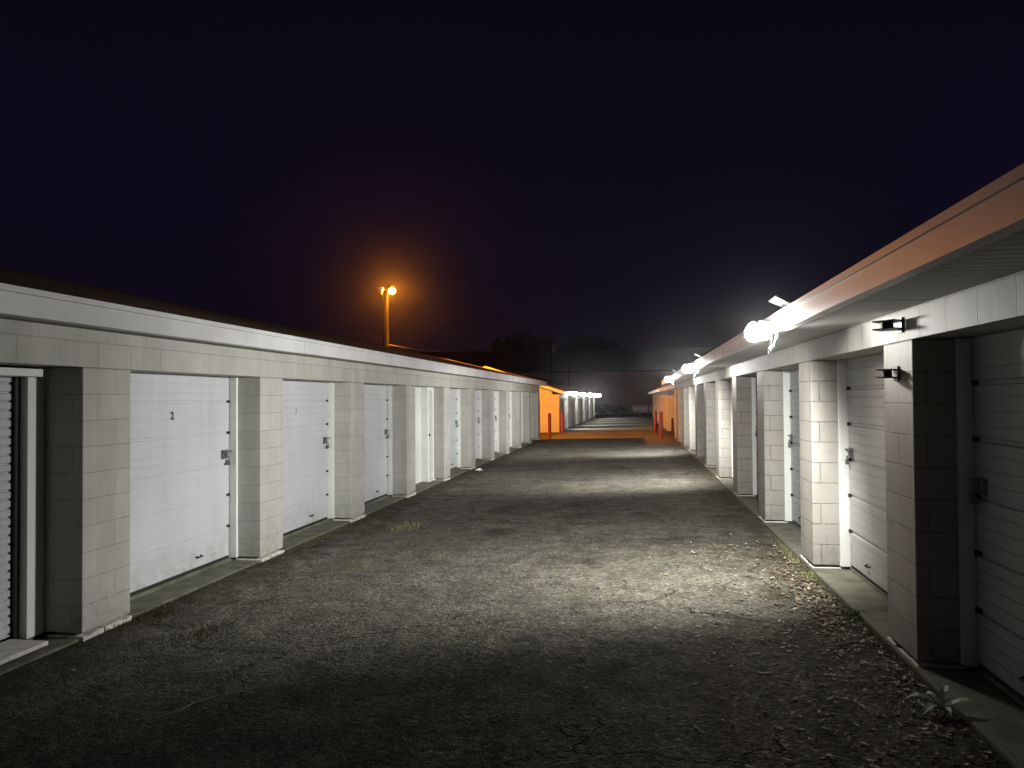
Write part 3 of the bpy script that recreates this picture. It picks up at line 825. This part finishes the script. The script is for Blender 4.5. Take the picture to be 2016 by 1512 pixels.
def tree(x, y, top, width, label, seed):
    rnd = random.Random(seed)
    g0 = -2.5
    t = thing('tree', x, y, g0, label, 'tree', 'dark trees behind the warehouse')
    W = WORLD[t.name]
    tr = MB(); H = top - g0
    tr.tube([(x, y, g0 - 0.2), (x + 0.2, y, g0 + H * 0.3), (x - 0.1, y, g0 + H * 0.6), (x, y, g0 + H * 0.85)], [0.45, 0.35, 0.22, 0.08], 10)
    cents = []
    for k in range(9):
        a = rnd.uniform(0, 2 * math.pi); rr_ = width * 0.5 * rnd.uniform(0.35, 0.75); zz = g0 + H * rnd.uniform(0.45, 0.86)
        c = (x + rr_ * math.cos(a), y + rr_ * math.sin(a) * 0.8, zz)
        tr.tube([(x, y, g0 + H * rnd.uniform(0.3, 0.5)), ((x + c[0]) / 2, (y + c[1]) / 2, zz - 0.6), c], [0.16, 0.1, 0.03], 6)
        cents.append((c, (width * rnd.uniform(0.16, 0.27), width * 0.22, H * rnd.uniform(0.09, 0.14))))
    cents.append(((x, y, g0 + H * 0.86), (width * 0.26, width * 0.24, H * 0.12)))
    cents.append(((x, y, g0 + H * 0.62), (width * 0.4, width * 0.3, H * 0.2)))
    tr.build('trunk', M['bark'], t, W)
    cr = MB(); foliage(cr, cents, 5200, 0.32, rnd)
    cr.build('crown', M['leaf'], t, W, recalc=False)
tree(-20.7, 142, 12.6, 11.5, 'left one of two dark tree crowns rising behind the utility pole', 11)
tree(-9.3, 142, 12.0, 12.5, 'right one of two dark tree crowns, above the warehouse roof', 23)
tree(-31.0, 146, 8.0, 12.0, 'low dark tree at the left end of the tree line', 5)

def shrub(x, y, w_, hgt, seed, label):
    rnd = random.Random(seed); g0 = ground_h(x, y)
    t = thing('shrub', x, y, g0, label, 'shrub', 'dark shrubs in front of the warehouse')
    W = WORLD[t.name]
    st = MB()
    for k in range(5): st.tube([(x, y, g0 - 0.05), (x + rnd.uniform(-.4, .4) * w_, y + rnd.uniform(-.4, .4), g0 + hgt * 0.7)], [0.03, 0.012], 5)
    st.build('stem', M['bark'], t, W)
    m_ = MB()
    cents = [((x + rnd.uniform(-.35, .35) * w_, y + rnd.uniform(-.3, .3), g0 + hgt * rnd.uniform(0.35, 0.75)), (w_ * 0.3, 0.7, hgt * 0.32)) for _ in range(6)]
    foliage(m_, cents, 1600, 0.09, rnd)
    m_.build('foliage', M['shrub'], t, W, recalc=False)
for i, (x, w_, hg, lab) in enumerate(((-5.9, 2.8, 1.9, 'leftmost dark shrub before the warehouse, at the end of the far left row'), (-3.6, 2.6, 1.5, 'second dark shrub from the left before the warehouse'),
                                      (-1.4, 2.6, 1.35, 'low dark shrub before the warehouse, left of the tank'), (1.2, 2.6, 1.3, 'dark shrub behind the pale tank'))):
    shrub(x, 94.0 + 0.7 * (i % 2), w_, hg, 40 + i, lab)

def utility_pole(x, y, top, label, transformer=False):
    g0 = -2.3
    t = thing('utility_pole', x, y, g0, label, 'utility pole')
    W = WORLD[t.name]
    MB().tube([(x, y, g0 - 0.3), (x, y, top)], [0.16, 0.11], 12).build('pole', M['wood'], t, W)
    for dz, hw in ((0.12, 0.55), (0.72, 0.35)):
        MB().box(x - hw, x + 0.22, y - 0.16, y - 0.09, top - dz - 0.06, top - dz + 0.04).build('crossarm', M['wood'], t, W)
        MB().tube([(x - hw + 0.08, y - 0.12, top - dz + 0.04), (x - hw + 0.08, y - 0.12, top - dz + 0.18)], [0.05, 0.035], 8).build('insulator', M['tank'], t, W)
    if transformer:
        MB().tube([(x + 0.35, y - 0.1, top - 1.5), (x + 0.35, y - 0.1, top - 0.55)], 0.28, 14).build('transformer', M['galv'], t, W)
    return t
utility_pole(-13.78, 75, 5.32, 'slim wooden utility pole rising over the far left roof')
utility_pole(-10.6, 100, 7.5, 'distant utility pole with a grey transformer between the tree crowns', True)
th_ = thing('mast', -7.95, 95, -2.4, 'thin bare mast in front of the warehouse wall', 'mast')
MB().tube([(-7.95, 95, -2.5), (-7.95, 95, 4.35)], [0.07, 0.045], 8).build('shaft', M['wood'], th_, WORLD[th_.name])
MB().ball((-7.95, 95, 4.37), 0.06, 8, 6).build('cap', M['galv'], th_, WORLD[th_.name])

def wire(a, b, sag, label, r=0.014):
    a, b = Vector(a), Vector(b)
    pts = []
    for k in range(25):
        t = k / 24
        p = a.lerp(b, t); p.z -= sag * 4 * t * (1 - t); pts.append(p)
    o = MB().tube(pts, r, 6).build('power_line', M['wire'])
    tag(o, label, 'cable', 'overhead lines')
wire((-14.25, 74.88, 5.35), (-11.43, 34.70, 2.6), 0.5, 'upper cable running left from the slim utility pole')
wire((-14.05, 74.88, 4.75), (-11.43, 34.70, 2.2), 0.5, 'lower cable running left from the slim utility pole')
wire((-13.7, 74.88, 5.25), (-10.9, 99.9, 6.9), 0.9, 'cable sagging right from the slim utility pole to the transformer pole', 0.02)

# ------------------------------------------------------------------ litter and weeds
def leaf_shape(mb, x, y, z, L, Wd, ang, tilt, curl, rnd):
    ca, sa = math.cos(ang), math.sin(ang)
    pr = [(-0.5, 0.0), (-0.2, 0.42), (0.2, 0.36), (0.5, 0.0), (0.2, -0.36), (-0.2, -0.42)]
    vs = []
    for u, v in pr:
        lx, ly = u * L, v * Wd
        lz = curl * (u * u) * L * 2.0 + abs(v) * Wd * curl * 0.8 + tilt * lx
        vs.append((x + lx * ca - ly * sa, y + lx * sa + ly * ca, z + lz + 0.006))
    vs.append((x, y, z + 0.004))
    mb.add(vs, [(i, (i + 1) % 6, 6) for i in range(6)])
lv = MB(); rnd = random.Random(91)
for _ in range(2300):
    k = rnd.random()
    if k < 0.42:                       # drift along the right slab
        y = rnd.gauss(7.0, 0.9); x = 1.70 - abs(rnd.gauss(0, 0.20)) - 0.02
    elif k < 0.74:                     # thinning over the right third
        y = rnd.uniform(2.6, 9.5); x = 1.70 - abs(rnd.gauss(0, 0.75))
    elif k < 0.86:
        y = rnd.uniform(9, 33); x = 1.70 - abs(rnd.gauss(0, 0.4))
    elif k < 0.94:
        y = rnd.uniform(3, 33); x = -4.14 + abs(rnd.gauss(0, 0.35))
    else:
        y = rnd.uniform(3, 30); x = rnd.uniform(-3.8, 1.4)
    L = rnd.choice((0.025, 0.03, 0.04, 0.05)) * rnd.uniform(0.7, 1.3)
    if x > 1.735 or x < -4.16: continue
    leaf_shape(lv, x, y, ground_h(x, y) + rnd.uniform(0.0, 0.012), L, L * rnd.uniform(0.35, 0.8), rnd.uniform(0, 6.3), rnd.uniform(-0.35, 0.35), rnd.uniform(0.0, 0.5), rnd)
for (x, y, L, a) in ((0.72, 3.78, 0.10, 0.6), (1.08, 3.86, 0.11, 2.2), (1.30, 4.15, 0.09, 0.2), (0.80, 5.05, 0.09, 0.1), (0.95, 4.62, 0.08, 2.7), (1.22, 4.02, 0.09, 5.4), (1.05, 5.6, 0.07, 1.2), (0.9, 6.4, 0.08, 0.3), (1.4, 4.5, 0.07, 0.9)):
    leaf_shape(lv, x, y, ground_h(x, y) + 0.006, L, L * 0.38, a, 0.1, 0.3, rnd)
fl = lv.build('fallen_leaves', M['fallen'], recalc=False)
tag(fl, 'dry brown fallen leaves scattered along the foot of the right row', 'leaves', kind='stuff')

pv_ = MB()  # pale leaf colour stands in for the grazing light leaves catch
for _ in range(420):
    y = rnd.uniform(2.7, 6.2); x = 1.68 - abs(rnd.gauss(0, 0.55))
    L = rnd.uniform(0.025, 0.06)
    leaf_shape(pv_, x, y, ground_h(x, y) + 0.012, L, L * rnd.uniform(0.3, 0.6), rnd.uniform(0, 6.3), rnd.uniform(-0.3, 0.3), rnd.uniform(0.1, 0.6), rnd)
tag(pv_.build('pale_leaves', leaf_mat('light_tinted_leaves', [(0.30, 0.26, 0.20), (0.50, 0.46, 0.38), (0.22, 0.17, 0.12), (0.40, 0.36, 0.29)], 0.6), recalc=False), 'leaf scraps coloured pale for grazing light, on the dark paving in the near right', 'leaves', kind='stuff')

def weed(x, y, h, label, spec, seed):
    """rosette of lance-shaped leaves"""
    rnd = random.Random(seed)
    t = thing('weed', x, y, h, label, 'weed')
    W = WORLD[t.name]
    MB().tube([(x, y, h - 0.03), (x + 0.005, y, h + 0.05)], [0.006, 0.004], 6).build('stem', M['weed'], t, W)
    for ang, L, rise in spec:
        ca, sa = math.cos(ang), math.sin(ang); wd = L * 0.125
        m_ = MB(); vs = []
        for k in range(6):
            u = k / 5; r_ = L * u; z = h + 0.035 + rise * L * math.sin(u * 2.0) - 0.25 * L * u * u
            ww = wd * math.sin(math.pi * min(1, u * 0.92 + 0.08)) + 0.002
            vs += [(x + r_ * ca - ww * sa, y + r_ * sa + ww * ca, z + ww * .4), (x + r_ * ca, y + r_ * sa, z), (x + r_ * ca + ww * sa, y + r_ * sa - ww * ca, z + ww * .4)]
        fs = []
        for k in range(5):
            o = k * 3; fs += [(o, o + 1, o + 4, o + 3), (o + 1, o + 2, o + 5, o + 4)]
        m_.add(vs, fs).build('leaf', M['weed'], t, W, recalc=False)
weed(1.64, 4.52, -1.735, 'broad-leaved green weed at the edge of the near right doorway', [(-0.3, 0.20, 0.42), (2.9, 0.19, 0.40), (3.8, 0.17, 0.30), (1.1, 0.15, 0.75), (4.7, 0.12, 0.35), (5.4, 0.10, 0.45), (0.4, 0.09, 0.6), (2.1, 0.13, 0.55), (3.3, 0.12, 0.2)], 3)

def grass_tuft(x, y, label, mat, n, L, spread, seed, group=None):
    rnd = random.Random(seed); h = ground_h(x, y)
    m_ = MB()
    for _ in range(n):
        a = rnd.uniform(0, 6.3); bx = x + rnd.gauss(0, spread); by = y + rnd.gauss(0, spread * 1.6)
        l = L * rnd.uniform(0.5, 1.2); lean = rnd.uniform(0.2, 1.1)
        dx, dy = math.cos(a) * lean * l, math.sin(a) * lean * l
        w_ = 0.003
        m_.add([(bx - w_, by, h - 0.01), (bx + w_, by, h - 0.01), (bx + dx * .5 + w_ * .7, by + dy * .5, h + l * .6), (bx + dx * .5 - w_ * .7, by + dy * .5, h + l * .6), (bx + dx, by + dy, h + l * rnd.uniform(.5, .85))],
               [(0, 1, 2, 3), (3, 2, 4)])
    o = m_.build('grass_tuft', mat, recalc=False, origin=(x, y, h + ZC))
    tag(o, label, 'grass', group)
grass_tuft(1.68, 6.45, 'green grass tuft on the slab edge beside the drift of leaves', M['greengrass'], 90, 0.07, 0.04, 1)
grass_tuft(1.66, 7.75, 'small green tuft at the foot of the second right pier', M['greengrass'], 60, 0.06, 0.04, 2)
grass_tuft(-4.02, 6.05, 'dry straw-coloured tuft at the foot of the near left pier', M['drygrass'], 110, 0.09, 0.06, 3)
grass_tuft(-3.35, 5.55, 'flattened dry grass patch on the asphalt near the left row', M['drygrass'], 140, 0.05, 0.11, 4)
grass_tuft(-3.2, 10.6, 'dry grass patch on the asphalt between doors 3 and 4', M['drygrass'], 140, 0.05, 0.13, 5)
grass_tuft(-3.0, 8.0, 'low dark tuft on the asphalt in front of door 3', M['drygrass'], 90, 0.05, 0.08, 6)

eg = MB(); rnd = random.Random(77)
for _ in range(2600):
    if rnd.random() < 0.55: y = rnd.choice((rnd.gauss(6.3, 0.6), rnd.gauss(8.3, 0.7), rnd.uniform(3.5, 33))); x = 1.71 - abs(rnd.gauss(0, 0.05))
    else: y = rnd.choice((rnd.gauss(6.2, 0.7), rnd.gauss(9.3, 0.9), rnd.uniform(4, 33))); x = -4.17 + abs(rnd.gauss(0, 0.07))
    h = ground_h(x, y); l = rnd.uniform(0.02, 0.06); a = rnd.uniform(0, 6.3); le = rnd.uniform(0.2, 1.0)
    dx, dy = math.cos(a) * l * le, math.sin(a) * l * le
    eg.add([(x - .0025, y, h - .005), (x + .0025, y, h - .005), (x + dx, y + dy, h + l)], [(0, 1, 2)])
tag(eg.build('edge_grass', leaf_mat('edge_grass_blades', [(0.05, 0.075, 0.02), (0.13, 0.13, 0.05), (0.20, 0.16, 0.08), (0.08, 0.11, 0.03)]), recalc=False), 'thin ragged grass along the feet of both rows', 'grass', kind='stuff')

sp = MB(); rnd = random.Random(4)
pts = [(-3.84 + 0.16 * math.cos(k * 0.785) * rnd.uniform(.5, 1), 19.0 + 0.12 * math.sin(k * 0.785) * rnd.uniform(.5, 1), ground_h(-3.84, 19) + rnd.uniform(0.01, 0.06)) for k in range(8)]
sp.add(pts + [(-3.84, 19.0, ground_h(-3.84, 19) + 0.09), (-3.84, 19.0, ground_h(-3.84, 19) + 0.0)], [(k, (k + 1) % 8, 8) for k in range(8)] + [((k + 1) % 8, k, 9) for k in range(8)])
tag(sp.build('scrap', M['paper'], origin=(-3.84, 19, ground_h(-3.84, 19) + ZC)), 'crumpled white scrap lying near the left row', 'litter')
tw = MB(); gx_ = lambda x, y: (x, y, ground_h(x, y) + 0.012)
tw.tube([gx_(-2.70, 4.02), gx_(-2.62, 4.12), gx_(-2.60, 4.25), gx_(-2.52, 4.36), gx_(-2.42, 4.42), gx_(-2.36, 4.50)], [0.004, 0.005, 0.005, 0.004, 0.004, 0.002], 6)
tag(tw.build('twig', M['twig'], origin=(-2.55, 4.25, ground_h(-2.55, 4.25) + ZC)), 'pale bent twig on the dark asphalt in the near left', 'twig')

# ------------------------------------------------------------------ thin haze added to imitate lens bloom round the lamps
hz = MB().box(-70, 70, -12, 175, -4.2, 16)
ho = hz.build('haze', bpy.data.materials.new('lamp_bloom_haze'), origin=(0, 80, 5))
hm = ho.data.materials[0]; hm.use_nodes = True
nt = hm.node_tree; nt.nodes.clear()
out = nt.nodes.new('ShaderNodeOutputMaterial'); pv = nt.nodes.new('ShaderNodeVolumePrincipled')
pv.inputs['Color'].default_value = (0.85, 0.85, 0.9, 1); pv.inputs['Density'].default_value = 0.0009
pv.inputs['Anisotropy'].default_value = 0.95
nt.links.new(pv.outputs[0], out.inputs['Volume'])
tag(ho, kind='stuff')
HAZE = True
if not HAZE: bpy.data.objects.remove(ho)

# ------------------------------------------------------------------ world: dark night sky, a little lighter and more purple low down
wd = bpy.data.worlds.new('World'); sc.world = wd; wd.use_nodes = True
nt = wd.node_tree; bg = nt.nodes['Background']
tc = N(nt, 'ShaderNodeTexCoord'); sp_ = N(nt, 'ShaderNodeSeparateXYZ'); nt.links.new(tc.outputs['Generated'], sp_.inputs[0])
nt.links.new(ramp(nt, sp_.outputs[2], [(0.0, (0.0044, 0.0028, 0.0070)), (0.22, (0.0040, 0.0029, 0.0098)), (0.7, (0.0024, 0.0016, 0.0056))]), bg.inputs['Color'])
bg.inputs['Strength'].default_value = 1.0

# ------------------------------------------------------------------ camera
psi, pit, rho = rad(8.99), rad(1.09), rad(0.40)
fw = Vector((-math.sin(psi) * math.cos(pit), math.cos(psi) * math.cos(pit), math.sin(pit)))
rt = Vector((math.cos(psi), math.sin(psi), 0)); up = rt.cross(fw)
r2 = math.cos(rho) * rt - math.sin(rho) * up; u2 = math.sin(rho) * rt + math.cos(rho) * up
cam = bpy.data.cameras.new('Camera'); co = bpy.data.objects.new('Camera', cam); COL.objects.link(co)
mt = Matrix((r2, u2, -fw)).transposed().to_4x4(); mt.translation = (0, 0, ZC)
co.matrix_world = mt
cam.sensor_width = 36.0; cam.lens = 1514 / 2016 * 36.0; cam.clip_end = 2000; cam.clip_start = 0.05
sc.camera = co

sc.view_settings.view_transform = 'Standard'; sc.view_settings.look = 'None'
sc.view_settings.exposure = 0.0; sc.view_settings.gamma = 1.0
sc.cycles.max_bounces = 8; sc.cycles.diffuse_bounces = 2; sc.cycles.volume_bounces = 0
sc.cycles.sample_clamp_indirect = 6.0
sc.cycles.use_denoising = True
